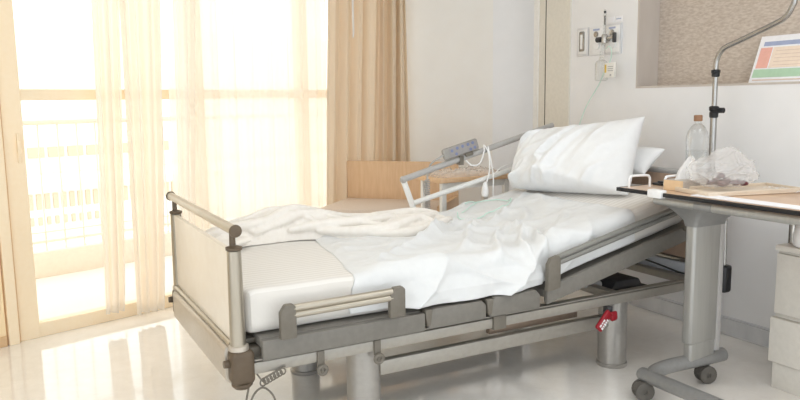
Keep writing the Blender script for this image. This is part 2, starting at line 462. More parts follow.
for (z, h, w_, st_, s0, n_) in ((-.02, .28, .42, .52, 5.5, 8), (-1.42, .42, .13, .22, 5.4, 22), (-1.85, .22, .10, .22, 5.42, 10)):
    for i in range(n_):
        bm = newbm(); wbox(bm, s0+i*st_, s0+i*st_+w_, -16.02, -15.96, z, z+h)
        obj('window', bm, M['facade_win'], b, smooth=False)

# ------------------------------------------------------------------ curtains
def curtain(name, label, cat, pathf, L, nz, folds, amp, z0, z1, mat, group=None, seed=0, nu=None, pinch=0):
    """hanging cloth: pathf(u, z) gives base point and inward normal"""
    bm = newbm(); nu = nu or folds*12
    def fn(u, v):
        z = z0 + (z1-z0)*v
        p, n = pathf(u, v)
        ph = 2*PI*folds*u + .9*noise.noise(V((u*7+seed, v*.8, 3.1)))
        a = amp*(.75+.5*noise.noise(V((u*9, seed, 1.7))))*(1.05-.25*v)
        w = math.sin(ph) + .35*math.sin(2.3*ph+seed) + .25*noise.noise(V((u*folds*3, v*2, seed)))
        return V((p.x, p.y, z)) + n*(a*w)
    grid(bm, fn, nu, nz)
    o = obj(name, bm, mat, angle=180)
    s = o.modifiers.new('solid', 'SOLIDIFY'); s.thickness = .0015
    return tag(o, label, cat, group)
def sheer_path(t0, t1, b0, b1, off):
    def f(u, v):
        k = v**.8
        a = b0 + (t0-b0)*k; c = b1 + (t1-b1)*k
        return wp(a + (c-a)*u, off, 0), NW
    return f
curtain('sheer_curtain', 'narrow sheer curtain gathered nearest the left window frame', 'curtain', sheer_path(.45, .635, .40, .525, .13), 1, 30, 2.6, .030, .09, 2.44, M['sheer'], seed=1, nu=60)
curtain('sheer_curtain', 'gathered sheer curtain second from the left window frame', 'curtain', sheer_path(.60, .86, .585, .745, .17), 1, 30, 3.2, .034, .055, 2.44, M['sheer'], seed=5, nu=70)
curtain('sheer_curtain', 'slim thin sheer curtain third from the left window frame', 'curtain', sheer_path(.95, 1.12, .88, .97, .18), 1, 30, 2.4, .024, .06, 2.44, M['sheer_thin'], seed=14, nu=50)
curtain('sheer_curtain', 'broad thin sheer curtain spread behind the foot of the bed', 'curtain', sheer_path(.93, 2.27, .90, 2.22, .10), 1, 30, 9, .026, .05, 2.44, M['sheer_thin'], seed=9, nu=200)
def drape_path(u, v):
    a = 2.12 + (2.26-2.12)*v*.8
    s = a + u*1.0
    if s < 2.72: return wp(s, .19, 0), NW
    k = (s-2.72)
    p0 = wp(2.72, .19, 0); p1 = dp(.20, .19, 0)
    m = (p1-p0)
    t = k/(a+1.0-2.72)
    e = dp(.25+.05*(1-v), .17, 0)
    p = p0.lerp(p1, min(1, t*1.5)) if t < .666 else p1.lerp(e, (t-.666)*3)
    return p, (NW+DN).normalized()
curtain('drape', 'tan floor-length drape hanging in the corner behind the wooden bench', 'curtain', drape_path, 1, 30, 7, .055, .02, 2.46, M['drape'], seed=3, nu=150)
bm = newbm(); tube(bm, [wp(2.40, .26, 2.46), wp(2.40, .262, 1.9), wp(2.402, .26, 1.86)], .004, 8); tube(bm, [wp(2.41, .26, 2.46), wp(2.41, .262, 1.9), wp(2.402, .26, 1.86)], .003, 8)
tag(obj('curtain_wand', bm, M['white_pl']), 'thin white pull cord in front of the tan drape', 'curtain cord')

# ------------------------------------------------------------------ bench and side table in the corner
BO = .70                                     # distance of the bench back from the diagonal wall
def bbox(bm, s0, s1, o0, o1, z0, z1, bev=0): dbox(bm, s0, s1, BO+o0, BO+o1, z0, z1, bev)
B = thing('bench', 'light oak bench with a beige cushion in front of the tan drape', 'bench', dp(.3, BO+.3, 0))
SL, SR = -.085, .80
bm = newbm(); bbox(bm, SL, SR, -.03, 0, .1, .915, .004)
obj('backrest', bm, M['wood'], B)
bm = newbm(); bbox(bm, SL, SR-.03, 0, .55, .1, .53, .004)
obj('seat_base', bm, M['side_white'], B)
bm = newbm(); bbox(bm, SR-.03, SR, 0, .55, .1, .66, .004)
obj('end_panel', bm, M['wood'], B)
bm = newbm(); bbox(bm, SL-.02, SR-.04, .01, .57, .53, .63, .035)
obj('cushion', bm, M['cushion'], B)
for s in (SL+.03, SR-.07):
    for o in (.02, .46):
        bm = newbm(); bbox(bm, s, s+.05, o, o+.05, 0, .1)
        obj('foot', bm, M['dark'], B)
T = thing('side_table', 'small wood-topped side table with white legs beyond the bed rail', 'table', (1.9, 1.45, 0))
obj('tabletop', bx(1.675, 2.25, 1.30, 1.62, .855, .885, .004), M['wood'], T)
for x in (1.70, 2.19):
    for y in (1.32, 1.56):
        obj('leg', bx(x, x+.035, y, y+.035, 0, .855, .004), M['side_white'], T)
obj('apron', bx(1.735, 2.19, 1.33, 1.345, .81, .855), M['side_white'], T)
bm = newbm()
def film(u, v):
    x = 1.69+.54*u; y = 1.31+.30*v
    h = max(0, ridge(V((x*9, y*14, 1)))**3*.03+.018*ridge(V((x*26, y*26, 4))))*min(1, 6*u, 6*(1-u), 8*v, 8*(1-v))
    return V((x, y, .8865+h))
grid(bm, film, 60, 36)
o = obj('plastic_wrap', bm, M['bag'], angle=180)
tag(o, 'crumpled clear plastic wrap lying on the wooden side table', 'plastic wrap')

# ------------------------------------------------------------------ bed
BY1 = 1.17                                   # bed runs from Y=0 to Y=1.17
def mtop(x):
    k = .215; d = x-1.42; w = .10
    if d < -w: r = 0
    elif d > w: r = k*d
    else: r = k*(d+w)**2/(4*w)
    return .672 + r
bed = thing('hospital_bed', 'white and grey adjustable hospital bed with raised head section', 'bed', (1.3, .58, 0))
# four column legs
def leg(x, y):
    bm = newbm()
    lathe(bm, [(.05, 0), (.075, .0), (.078, .006), (.078, .018), (.072, .022), (.072, .354)], (x, y, 0), 28)
    return obj('leg', bm, M['leg'], bed)
for x, y in ((.57, .14), (1.99, .12), (.57, .84), (1.99, .98)): leg(x, y)
# main frame
for y0 in (.03, BY1-.08):
    bm = newbm(); box(bm, .05, 2.60, y0, y0+.05, .352, .398, .006)
    box(bm, .05, 2.60, y0+.005, y0+.045, .402, .408, .001)
    obj('frame_rail', bm, M['rail'], bed)
for x in (.12, .62, 1.15, 1.95, 2.52): obj('cross_member', bx(x, x+.05, .08, BY1-.08, .355, .395, .003), M['rail'], bed)
for y0 in (.085, BY1-.125):
    obj('lift_bar', bx(.625, 1.935, y0, y0+.04, .218, .282, .006), M['rail'], bed)
obj('lift_arm', bx(1.22, 1.76, .13, .16, .285, .335, .004), M['bronze'], bed)
obj('motor', bx(1.0, 1.35, .45, .62, .24, .34, .02), M['dark'], bed)
obj('frame_clip', bx(1.165, 1.235, .018, .075, .345, .41, .004), M['bracket'], bed)
# deck panels and deck
def panel(pts, y0, y1, name='side_panel'):
    bm = newbm(); prism(bm, pts, y0, y1, 'XZ', .008, 2)
    return obj(name, bm, M['panel'], bed)
HK = .222
for y0, y1 in ((.0, .03), (BY1-.03, BY1)):
    panel([(.09, .408), (.80, .408), (.80, .488), (.09, .488)], y0, y1)
    panel([(.815, .412), (1.112, .412), (1.112, .478), (1.085, .500), (.84, .500), (.815, .478)], y0, y1)
    panel([(1.135, .415), (1.415, .415), (1.415, .48), (1.39, .506), (1.16, .506), (1.135, .48)], y0, y1)
    panel([(1.455, .425), (2.52, .425+HK*1.065), (2.52, .508+HK*1.065), (1.455, .508)], y0, y1)
bm = newbm()
for a, b_ in ((.09, .79), (.815, 1.11), (1.135, 1.415)): box(bm, a, b_, .03, BY1-.03, .455, .492, .004)
prism(bm, [(1.455, .455), (2.52, .455+HK*1.065), (2.52, .492+HK*1.065), (1.455, .492)], .03, BY1-.03, 'XZ', .004)
obj('mattress_deck', bm, M['panel'], bed)
for x in (.803, 1.118):
    bm = newbm(); prism(bm, [(x-.006, .50), (x+.03, .50), (x+.02, .43), (x+.004, .43)], -.004, .028, 'XZ', .003)
    obj('hinge', bm, M['bracket'], bed)
bm = newbm(); box(bm, 2.04, 2.33, .20, .42, .345, .36, .004); prism(bm, [(2.06, .36), (2.30, .36), (2.27, .405), (2.10, .405)], .21, .40, 'XZ', .01)
obj('actuator_box', bm, M['dark'], bed)
bm = newbm(); prism(bm, [(1.62, .41), (1.72, .41), (1.85, .535), (1.80, .535)], .25, .30, 'XZ', .006); tube(bm, [(1.50, .28, .43), (2.05, .28, .385)], .018, 12)
obj('head_actuator', bm, M['side_grey'], bed)
# foot end
def post(y):
    bm = newbm()
    lathe(bm, [(.024, .458), (.030, .46), (.0285, .62), (.0265, .832), (.020, .836)], (.014, y, 0), 24)
    p = obj('foot_post', bm, M['champ'], bed)
    bm = newbm(); lathe(bm, [(.022, .834), (.030, .836), (.031, .846), (.014, .852)], (.014, y, 0), 24); lathe(bm, [(.012, .85), (.011, .905)], (.010, y, 0), 16)
    obj('collar', bm, M['post_cap'], p)
    bm = newbm(); box(bm, -.022, .068, y-.043, y+.043, .318, .452, .022, 4); lathe(bm, [(.03, .300), (.04, .312), (.04, .322)], (.023, y, 0), 24)
    obj('bumper', bm, M['post_cap'], p)
    bm = newbm(); lathe(bm, [(.034, .448), (.038, .452), (.037, .468), (.030, .472)], (.016, y, 0), 24)
    obj('ring', bm, M['beam'], p)
    bm = newbm(); lathe(bm, [(.014, -.015), (.016, 0), (.014, .012)], (-.028, y+.005, .40), 16, 'X')
    obj('bolt', bm, M['post_cap'], p)
for y in (.062, BY1-.062): post(y)
bm = newbm(); tube(bm, [(.006, .0, .916), (.006, BY1, .916)], .019, 20)
fr = obj('foot_rail', bm, M['champ'], bed)
for y in (0, BY1):
    bm = newbm(); lathe(bm, [(.016, -.010), (.022, -.007), (.024, .0), (.022, .007), (.016, .010)], (.006, y, .916), 24, 'Y')
    obj('end_cap', bm, M['post_cap'], fr)
bm = newbm(); box(bm, .0, .022, .088, BY1-.088, .470, .832, .003)
fb = obj('footboard', bm, M['board'], bed)
bm = newbm(); tube(bm, [(-.004, .088, .465), (-.004, BY1-.088, .465)], .012, 12)
obj('trim_rod', bm, M['champ'], fb)
bm = newbm(); prism(bm, [(-.03, .325), (.0, .30), (.03, .31), (.03, .445), (.012, .455), (-.022, .455), (-.03, .44)], .10, BY1-.10, 'XZ', .005)
obj('foot_beam', bm, M['beam'], bed)
for y0, y1 in ((.06, .12), (BY1-.12, BY1-.06)): obj('corner_bracket', bx(.03, .10, y0, y1, .40, .45, .004), M['bracket'], bed)
obj('corner_plate', bx(.02, .12, .10, .16, .455, .475, .004), M['bracket'], bed)
bm = newbm(); tube(bm, [(.06, .13, .47), (.06, .30, .44)], .012, 10)
obj('corner_brace', bm, M['bracket'], bed)
# hanging hooks under the frame rail
for x in (.33, .58):
    bm = newbm(); box(bm, x-.014, x+.016, .018, .03, .338, .402, .003)
    hk = obj('hook', bm, M['bracket'], bed)
    bm = newbm()
    ring = [(x+.003+.0165*math.cos(a), .012, .325+.0165*math.sin(a)) for a in [2*PI*k/20 for k in range(21)]]
    tube(bm, ring, .0085, 10, caps=False)
    box(bm, x-.003, x+.009, .008, .018, .309, .341, .002)
    obj('hook_ring', bm, M['bracket'], hk)
# red release lever
RM = Matrix.Translation((1.82, .0, .303)) @ Matrix.Rotation(math.radians(-46), 4, 'Y') @ Matrix.Scale(1.2, 4)
bm = newbm(); box(bm, -.058, .035, -.010, .008, -.019, .019, .008, 3, mat=RM)
box(bm, .028, .066, -.008, .008, -.022, .018, .010, 3, mat=RM @ Matrix.Rotation(math.radians(40), 4, 'Y'))
lv = obj('release_lever', bm, M['red'], bed, label='red release lever')
bm = newbm()
for i, (a, w) in enumerate(((-.048, .009), (-.036, .006), (-.027, .009), (-.015, .006), (-.006, .007))):
    box(bm, a, a+w, -.0112, -.010, -.013, -.002, mat=RM)
for i, (a, w) in enumerate(((-.046, .012), (-.030, .006), (-.021, .012))):
    box(bm, a, a+w, -.0112, -.010, .003, .011, mat=RM)
obj('lever_print', bm, M['white_pl'], lv, smooth=False)
obj('lever_mount', bx(1.85, 1.885, .014, .05, .285, .352, .006), M['dark'], bed)
# power cable with a coil at the foot end
bm = newbm()
pts = [(.05, .09, .40)] + [(.085+.014*math.sin(k*.75)+k*.0016, .02, .318+.014*math.cos(k*.75)+k*.0006) for k in range(60)]
tube(bm, smooth_path(pts, 3), .0032, 6)
tube(bm, smooth_path([(.06, .085, .40), (.055, .06, .34), (.03, .03, .27), (.0, -.02, .22), (.03, -.03, .17), (.10, -.02, .18), (.13, .0, .25), (.09, .02, .30), (.04, .01, .26), (.03, -.02, .15), (.07, -.03, .08), (.12, -.02, .10)], 8), .004, 8)
obj('power_cable', bm, M['bracket'], bed)
# headboard
hb = obj('headboard', bx(2.60, 2.635, .10, BY1-.10, .48, .945, .006), M['brown_board'], bed)
bm = newbm(); tube(bm, [(2.62, .06, .955), (2.62, BY1-.06, .955)], .020, 16)
obj('head_rail', bm, M['side_grey'], hb)
bm = newbm(); box(bm, 2.595, 2.64, .05, BY1-.05, .455, .480, .004)
obj('edge_strip', bm, M['silver'], hb)
bm = newbm(); box(bm, 2.59, 2.645, .05, BY1-.05, .345, .452, .006)
obj('head_beam', bm, M['blue_white'], bed)
bm = newbm(); tube(bm, smooth_path([(2.583, .15, .385), (2.583, .25, .40), (2.583, .5, .425), (2.583, .9, .44)], 6), .005, 8); box(bm, 2.57, 2.59, .17, .23, .375, .40, .004)
obj('cable', bm, M['dark'], bed)
bm = newbm(); box(bm, 2.58, 2.65, .05, .10, .34, .95, .006); box(bm, 2.58, 2.65, BY1-.10, BY1-.05, .34, .95, .006)
obj('head_post', bm, M['side_grey'], bed)
# near side rails, folded down
def side_brk(x0, x1, z0, z1, tilt=0):
    bm = newbm(); prism(bm, [(x0, z0), (x1, z0+tilt), (x1, z1-.012+tilt), (x1-.012, z1+tilt), (x0+.02, z1), (x0, z1-.03)], -.042, -.014, 'XZ', .005)
    return obj('rail_bracket', bm, M['bracket'], bed)
side_brk(.150, .214, .492, .625); side_brk(.612, .682, .505, .630)
side_brk(1.425, 1.498, .500, .655, .01)
bm = newbm()
for z in (.606, .581): tube(bm, [(.205, -.028, z), (.625, -.028, z+.006)], .0145, 12)
obj('side_rail', bm, M['champ'], bed)
bm = newbm()
for z in (.652, .626): tube(bm, [(1.48, -.028, z), (2.38, -.028, z+.215*.9)], .0135, 12)
obj('side_rail', bm, M['tube_grey'], bed)
side_brk(2.33, 2.40, .69, .87, .01)
# far side rail at the head, raised
FY = 1.135
bm = newbm(); tube(bm, [(1.315, FY, .918), (2.43, FY, 1.204)], .0185, 16); lathe(bm, [(.012, -.012), (.021, -.004), (.021, .012)], (1.315, FY, .918), 16, 'X')
far = obj('side_rail', bm, M['side_grey'], bed)
bm = newbm(); tube(bm, [(1.385, FY, .775), (2.40, FY, 1.0)], .0155, 14)
obj('lower_tube', bm, M['side_white'], far)
for x0, z0, dx in ((1.322, .91, .10), (2.25, 1.145, .10)):
    bm = newbm(); tube(bm, [(x0, FY, z0), (x0+dx, FY, z0-.26)], .017, 10, flat=(.6, 1.1))
    obj('rail_post', bm, M['side_white'], far)
bm = newbm(); tube(bm, [(.25, FY+.02, .60), (.75, FY+.02, .605)], .014, 12); box(bm, .20, .25, FY, FY+.035, .49, .625, .006); box(bm, .74, .80, FY, FY+.035, .49, .625, .006)
obj('side_rail', bm, M['champ'], bed)
obj('remote_clip', bx(1.70, 1.73, FY-.022, FY+.022, .985, 1.04, .004, mat=None), M['bracket'], bed)

# ------------------------------------------------------------------ mattress, sheet, blanket, pillows
MY0, MY1 = .05, 1.115
def mring(x, sc_=1.0, n=13):
    r = .045; t = mtop(x); b0 = t-.174
    loop = []
    cy, cz = (MY0+MY1)/2, (t+b0)/2; hy, hz = (MY1-MY0)/2, (t-b0)/2
    pts = []
    for (sy, sz, a0) in ((1, 1, 0), (-1, 1, 90), (-1, -1, 180), (1, -1, 270)):
        for k in range(n):
            a = math.radians(a0+90*k/(n-1))
            pts.append((sy*(hy-r)+r*math.cos(a), sz*(hz-r)+r*math.sin(a)))
    # fill the long top and bottom runs
    full = []
    for i in range(len(pts)):
        p, q = pts[i], pts[(i+1) % len(pts)]
        d = math.hypot(q[0]-p[0], q[1]-p[1]); k = max(1, int(d/.03))
        for j in range(k): full.append((p[0]+(q[0]-p[0])*j/k, p[1]+(q[1]-p[1])*j/k))
    return [V((x, cy+y*sc_, cz+z*sc_)) for y, z in full]
bm = newbm()
loops = []
for x, s in ((.045, .90), (.052, .95), (.068, .99), (.09, 1.0)): loops.append(mring(x, s))
x = .12
while x < 2.38: loops.append(mring(x)); x += .03
for x, s in ((2.40, 1.0), (2.425, .985), (2.44, .95)): loops.append(mring(x, s))
for L in loops:
    for p in L:
        w = .0035*fbm(V((p.x*5, p.y*6, p.z*5)))
        if p.z > mtop(p.x)-.03: p.z += w
        elif p.y < .2: p.y += w*1.6
loft(bm, loops)
mt = obj('mattress', bm, M['sheet'])
tag(mt, 'thick mattress in a fitted white striped sheet on the hospital bed', 'mattress')

def hem_z(x):
    base = mtop(x)-.158
    return base
def sheet_fn(u, v):
    # v: 0 near hem -> 1 far edge ; u: foot -> head
    vs = .26
    x0 = .475 + .20*max(0, (v-vs)/(1-vs))**.8
    x = x0 + (2.055 - x0)*u + .018*noise.noise(V((v*6, u*2, 9)))*(1 if u in (0, 1) else 0)
    t = mtop(x); mid = max(0, 1-abs((x-1.06)/.42)**3) if abs(x-1.06) < .42 else 0
    r = .045
    hz = t-.150 - .010*mid
    if v < vs:
        k = v/vs
        z = hz + (t-r-hz)*k
        p = V((x, MY0, z)); n = V((0, -1, 0)); hang = 1-k
    elif v < vs+.08:
        a = (v-vs)/.08*PI/2
        p = V((x, MY0+r-r*math.cos(a), t-r+r*math.sin(a))); n = V((0, -math.cos(a), math.sin(a))); hang = 0
    else:
        k = (v-vs-.08)/(1-vs-.08)
        p = V((x, MY0+r+(1.03-MY0-r)*k, t)); n = V((-.1, 0, 1)).normalized(); hang = 0
    d = .006
    # arc-length like coordinate so folds run over the edge
    q = (p.y-MY0) - (t-p.z)
    act = .35 + .65*math.exp(-((x-1.28)/.45)**2)
    act *= 1 if u > .06 else .5+u*8
    w = 0
    al, ac = x*.80+q*.60, -x*.60+q*.80
    c = V((al*1.1, ac*4.2, .3)); c = c + .45*V((noise.noise(c*1.1), noise.noise(c*1.1+V((5, 2, 1))), 0))
    w += .048*ridge(c)**2.5
    al, ac = x*.95-q*.30, x*.30+q*.95
    c = V((al*1.6+3, ac*7.5, 4.1)); c = c + .5*V((noise.noise(c*.8), noise.noise(c*.8+V((1, 7, 1))), 0))
    w += .024*ridge(c)**2
    c = V((x*9-q*5, q*9+x*5, 7.7))
    w += .004*ridge(c)**2
    # long folds fanning out of the break in the bed
    for (ax, ay, bx_, by, rad, amp) in ((1.0, .05, 1.55, .62, .022, .016), (1.18, .0, 1.62, .48, .02, .018), (1.36, -.05, 1.60, .40, .018, .02), (.92, .30, 1.45, .70, .025, .014), (1.48, -.02, 1.56, .30, .016, .024), (1.50, .25, 1.85, .60, .022, .014), (.75, .35, 1.30, .55, .028, .012), (1.45, .85, 1.8, .55, .02, .015), (.62, .20, 1.0, .13, .02, .010), (1.6, .12, 1.95, .35, .02, .012)):
        ab = V((bx_-ax, by-ay)); L = ab.length
        pp = V((x-ax, q-ay)); s = max(0, min(1, pp.dot(ab)/L/L))
        wob = .02*math.sin(s*7+ax*9)
        perp = ab.orthogonal().normalized()
        dd = (pp - ab*s - perp*wob).length
        w += 1.9*amp*math.exp(-(dd/rad)**2)*math.sin(PI*min(1, max(0.02, s)))**.5
    bul = mid*hang*.035 + mid*(.018 if hang > 0 else 0)*(1-abs(2*hang-1))
    if p.x > 1.44 or p.x < .70: w *= 1 - .75*hang
    lim = 1 if hang == 0 else 1
    tuck = 0
    if x < .70 and hang: tuck = min(1, hang*2)*.004
    d += w*act*lim + bul - tuck
    d += .010*mid*hang*math.sin(x*26+2*noise.noise(V((x*4, 0, 0))))
    e = min(1, u/.05, (1-u)/.03); d = .0022 + (max(d, .003)-.0022)*max(0, e)**.6
    return p + n*d
bm = newbm(); grid(bm, sheet_fn, 260, 150)
from mathutils import kdtree
SHEET = kdtree.KDTree(len(bm.verts))
for i_, v in enumerate(bm.verts): SHEET.insert((v.co.x, v.co.y, 0), i_)
SHEET.balance(); SHEET_Z = [v.co.z for v in bm.verts]
ds = obj('draw_sheet', bm, M['cloth'], angle=180)
ds.modifiers.new('solid', 'SOLIDIFY').thickness = .002
tag(ds, 'rumpled white top sheet spilling over the near side of the mattress', 'bed sheet')

# blanket: mound with overlapping rolled folds, fused by a voxel remesh
def benv(x):
    ks = [(.06, .01), (.12, .045), (.20, .075), (.30, .085), (.45, .125), (.56, .140), (.68, .120), (.82, .075), (1.0, .065), (1.15, .07), (1.28, .072), (1.40, .055), (1.47, .01)]
    if x <= ks[0][0]: return ks[0][1]
    for (a, ha), (b_, hb_) in zip(ks, ks[1:]):
        if a <= x <= b_:
            t = (x-a)/(b_-a); t = t*t*(3-2*t); return ha+(hb_-ha)*t
    return .01
bm = newbm()
def near_edge(x): return .80 + .09*math.sin(x*4.4-.4) - (.10 if x > 1.0 else .10*max(0, (x-.7)/.3))*1.0 + .02*noise.noise(V((x*6, 0, 2)))
NU, NVv = 150, 60
def mound(u, v):
    x = .07 + 1.40*u
    y0 = near_edge(x); y1 = 1.15
    y = y0+(y1-y0)*v
    prof = min(1, math.sin(PI*min(1, v*1.05))**.55) if v < .97 else .2
    if v < .55: prof = math.sin(PI/2*min(1, v/.55))**.7
    else: prof = math.cos(PI/2*max(0, (v-.55)/.45)*.92)**.6
    h = benv(x)*prof
    c = V((x*5+y*4, y*9-x*3, 1.3))
    h += (.018*ridge(c+.5*V((noise.noise(c*.8), noise.noise(c*.8+V((3, 1, 2))), 0)))**3 + .014*ridge(c*2.1)**2 - .012)*min(1, h/.05)
    x += .02*noise.noise(V((x*7, y*7, 3)))
    return V((x, y, mtop(x)+.006+max(0, h)))
vs = grid(bm, mound, NU, NVv)
# close the underside
bot = [[bm.verts.new((vs[i][j].co.x, vs[i][j].co.y, mtop(vs[i][j].co.x)+.004)) for j in (0, NVv)] for i in range(NU+1)]
for i in range(NU):
    bm.faces.new((bot[i][0], bot[i][1], bot[i+1][1], bot[i+1][0]))
    bm.faces.new((vs[i][0], bot[i][0], bot[i+1][0], vs[i+1][0])); bm.faces.new((vs[i][NVv], vs[i+1][NVv], bot[i+1][1], bot[i][1]))
bm.faces.new([bot[0][0]]+[vs[0][j] for j in range(NVv+1)]+[bot[0][1]]); bm.faces.new([bot[NU][1]]+[vs[NU][j] for j in range(NVv, -1, -1)]+[bot[NU][0]])
def bs(x, f):     # a point on the mound at fraction f across
    y0 = near_edge(x); y = y0+(1.15-y0)*f
    if f < .55: prof = math.sin(PI/2*min(1, f/.55))**.7
    else: prof = math.cos(PI/2*max(0, (f-.55)/.45)*.92)**.6
    return V((x, y, mtop(x)+.004+benv(x)*prof))
folds = [([(.10, .5), (.25, .35), (.42, .25), (.58, .45), (.70, .62)], .028),
         ([(.35, .12), (.48, .18), (.60, .30), (.75, .50), (.92, .62)], .026),
         ([(.52, .06), (.64, .10), (.78, .22), (.95, .38), (1.12, .50)], .030),
         ([(.66, .05), (.85, .08), (1.0, .16), (1.18, .30), (1.36, .42)], .030),
         ([(.90, .04), (1.08, .06), (1.22, .10), (1.36, .18), (1.44, .30)], .028),
         ([(.30, .55), (.48, .62), (.66, .66), (.85, .70), (1.05, .68)], .026),
         ([(.72, .55), (.84, .40), (.96, .24), (1.04, .12)], .020),
         ([(1.0, .72), (1.15, .66), (1.3, .60), (1.42, .50)], .024),
         ([(.14, .75), (.26, .72), (.40, .80), (.55, .85)], .022),
         ([(.55, .50), (.60, .36), (.66, .24), (.70, .12)], .016),
         ([(1.12, .60), (1.20, .42), (1.26, .26), (1.30, .12)], .018),
         ([(.20, .55), (.28, .42), (.33, .25), (.36, .10)], .018)]
for pts, r in folds:
    P = smooth_path([bs(x, f) for x, f in pts], 8); n = len(P)
    P = [p_ + V((0, -.25*r, .55*r)) for p_ in P]
    tube(bm, P, [r*(.35+.65*math.sin(PI*i/(n-1))**.6)*(1+.25*noise.noise(p*9)) for i, p in enumerate(P)], 12)
# corner of the blanket trailing towards the foot rail
tube(bm, smooth_path([(.30, .86, .72), (.18, .84, .70), (.10, .85, .695), (.06, .90, .690)], 8), .022, 10, flat=(2.2, .8))
bl = obj('blanket', bm, M['blanket'], angle=180)
rm = bl.modifiers.new('fuse', 'REMESH'); rm.mode = 'VOXEL'; rm.voxel_size = .0055; rm.use_smooth_shade = True
sm = bl.modifiers.new('soft', 'SMOOTH'); sm.factor = .5; sm.iterations = 3
tag(bl, 'cream white blanket bunched up along the far side of the mattress', 'blanket')

def pillow(name, label, c, T, seed, ear=.05, nu=64, round_=(0, 0, 0, 0), wr=1.0):
    """c: bottom-left, bottom-right, top-right, top-left corners as seen from the front"""
    BL, BR, TR, TL = [V(p) for p in c]
    N = ((BR-BL).cross(TL-BL)).normalized()
    bm = newbm()
    def side(sg):
        def fn(u, v):
            a, b_ = 2*u-1, 2*v-1
            e = .07
            # edges drawn in between the corners, rounder towards the upper left
            k = round_[0]*(1-a)*(1-b_)/4 + round_[1]*(1+a)*(1-b_)/4 + round_[2]*(1+a)*(1+b_)/4 + round_[3]*(1-a)*(1+b_)/4
            au = a*(1-e*(1-b_*b_))*math.sqrt(1-k*b_*b_*a*a); bv = b_*(1-e*1.3*(1-a*a))*math.sqrt(1-k*a*a*b_*b_)
            uu, vv = (au+1)/2, (bv+1)/2
            p = (BL*(1-uu)+BR*uu)*(1-vv) + (TL*(1-uu)+TR*uu)*vv
            th = T*(max(0, 1-a**4)**.55)*(max(0, 1-b_**4)**.55)*(1-.25*(a*a+b_*b_)/2)
            th *= 1+.25*(-b_)*(1-a*a)
            m = min(1, 6*(1-abs(a)))*min(1, 6*(1-abs(b_)))
            lean = u*1.0 - v*.35
            c_ = V((lean*5.5+seed, v*1.3, seed))
            fade = max(.12, 1-1.25*max(0, u-.25))
            w = .045*fade*ridge(c_+.35*V((noise.noise(c_*1.2), noise.noise(c_*1.2+V((4, 1, 2))), 0)))**2.5
            w += .014*fade*ridge(c_*2.4)**2 + .014*noise.noise(V((u*2.4, v*2.2, seed+3)))
            w += .014*math.exp(-((v-.10-.10*math.sin(u*5))/.05)**2)*(1-.6*u)
            w = (w-.010)*wr*m
            return p + N*(sg*th*.5 + w*(1 if sg > 0 else -.6))
        return fn
    A = grid(bm, side(1), nu, nu//2+8); Bv = grid(bm, side(-1), nu, nu//2+8)
    bmesh.ops.remove_doubles(bm, verts=bm.verts, dist=.0004)
    bmesh.ops.recalc_face_normals(bm, faces=bm.faces)
    o = obj(name, bm, M['pillow'], angle=180)
    s = o.modifiers.new('s', 'SUBSURF'); s.levels = 1; s.render_levels = 1
    return tag(o, label, 'pillow')
pillow('pillow', 'large white pillow propped upright at the head of the bed', [(1.955, 1.03, .815), (2.19, .20, .845), (2.47, .385, 1.275), (2.13, 1.06, 1.195)], .28, 2.3, round_=(.25, .12, 0, .55), wr=1.4)
pillow('pillow', 'second white pillow lying behind the large upright one', [(2.40, .86, .945), (2.40, .32, .950), (2.575, .33, 1.085), (2.575, .86, 1.08)], .13, 6.1, wr=.5)

# thin green oxygen tube lying on the sheet
bm = newbm()
def on_bed(x, y, h=0):
    near = SHEET.find_range((x, y, 0), .022)
    return V((x, y, max([SHEET_Z[n[1]] for n in near] + [mtop(x)+.006]) + .0045))
def drape_on(pts): return [on_bed(p.x, p.y) for p in smooth_path(pts, 10)]
P = drape_on([on_bed(1.50, .83), on_bed(1.54, .74), on_bed(1.62, .70), on_bed(1.72, .70, .022), on_bed(1.82, .76, .022), on_bed(1.86, .86), on_bed(1.83, .95, .022), on_bed(1.76, 1.0, .022), on_bed(1.66, 1.0)])
tube(bm, P, .0035, 8)
tube(bm, drape_on([on_bed(1.50, .83), on_bed(1.55, .90), on_bed(1.66, .95), on_bed(1.76, 1.0)]), .003, 8)
ox = obj('oxygen_tube', bm, M['teal'])
tag(ox, 'thin pale green nasal oxygen tube looped on the top sheet', 'tube')

# ------------------------------------------------------------------ hand control and call bell on the far rail
ang = math.atan(.2507)
HM = Matrix.Translation((1.712, FY-.008, 1.078)) @ Matrix.Rotation(-ang, 4, 'Y') @ Matrix.Rotation(math.radians(-8), 4, 'X')
H = thing('hand_control', 'grey bed hand control with blue buttons hung on the raised rail', 'remote control', (1.672, FY, 1.03))
bm = newbm(); box(bm, -.128, .128, -.016, .016, -.034, .036, .014, 3, mat=HM)
body = obj('body', bm, M['remote'], H)
bm = newbm(); box(bm, -.09, .118, -.0185, -.0155, -.028, .03, .001, mat=HM)
obj('keypad', bm, M['keypad'], H)
for k, (x, z) in enumerate([(-.070, .010), (-.030, .016), (.010, .016), (.050, .016), (.085, .016), (-.045, -.016), (.060, -.016), (.092, -.014)]):
    bm = newbm(); lathe(bm, [(.0085, -.0215), (.0095, -.0205), (.0095, -.018)], (x, 0, z), 14, 'Y')
    bmesh.ops.transform(bm, matrix=HM, verts=bm.verts)
    obj('button', bm, M['btn'], H)
bm = newbm(); box(bm, .02, .075, -.014, .03, -.055, -.030, .006, mat=HM)
obj('hook', bm, M['bracket'], H)
bm = newbm()
e0 = HM @ V((-.128, 0, 0))
tube(bm, smooth_path([e0, e0+V((-.03, 0, -.015)), (1.53, FY+.03, 1.0), (1.518, FY+.05, .95), (1.515, FY+.055, .90)], 8), .006, 10)
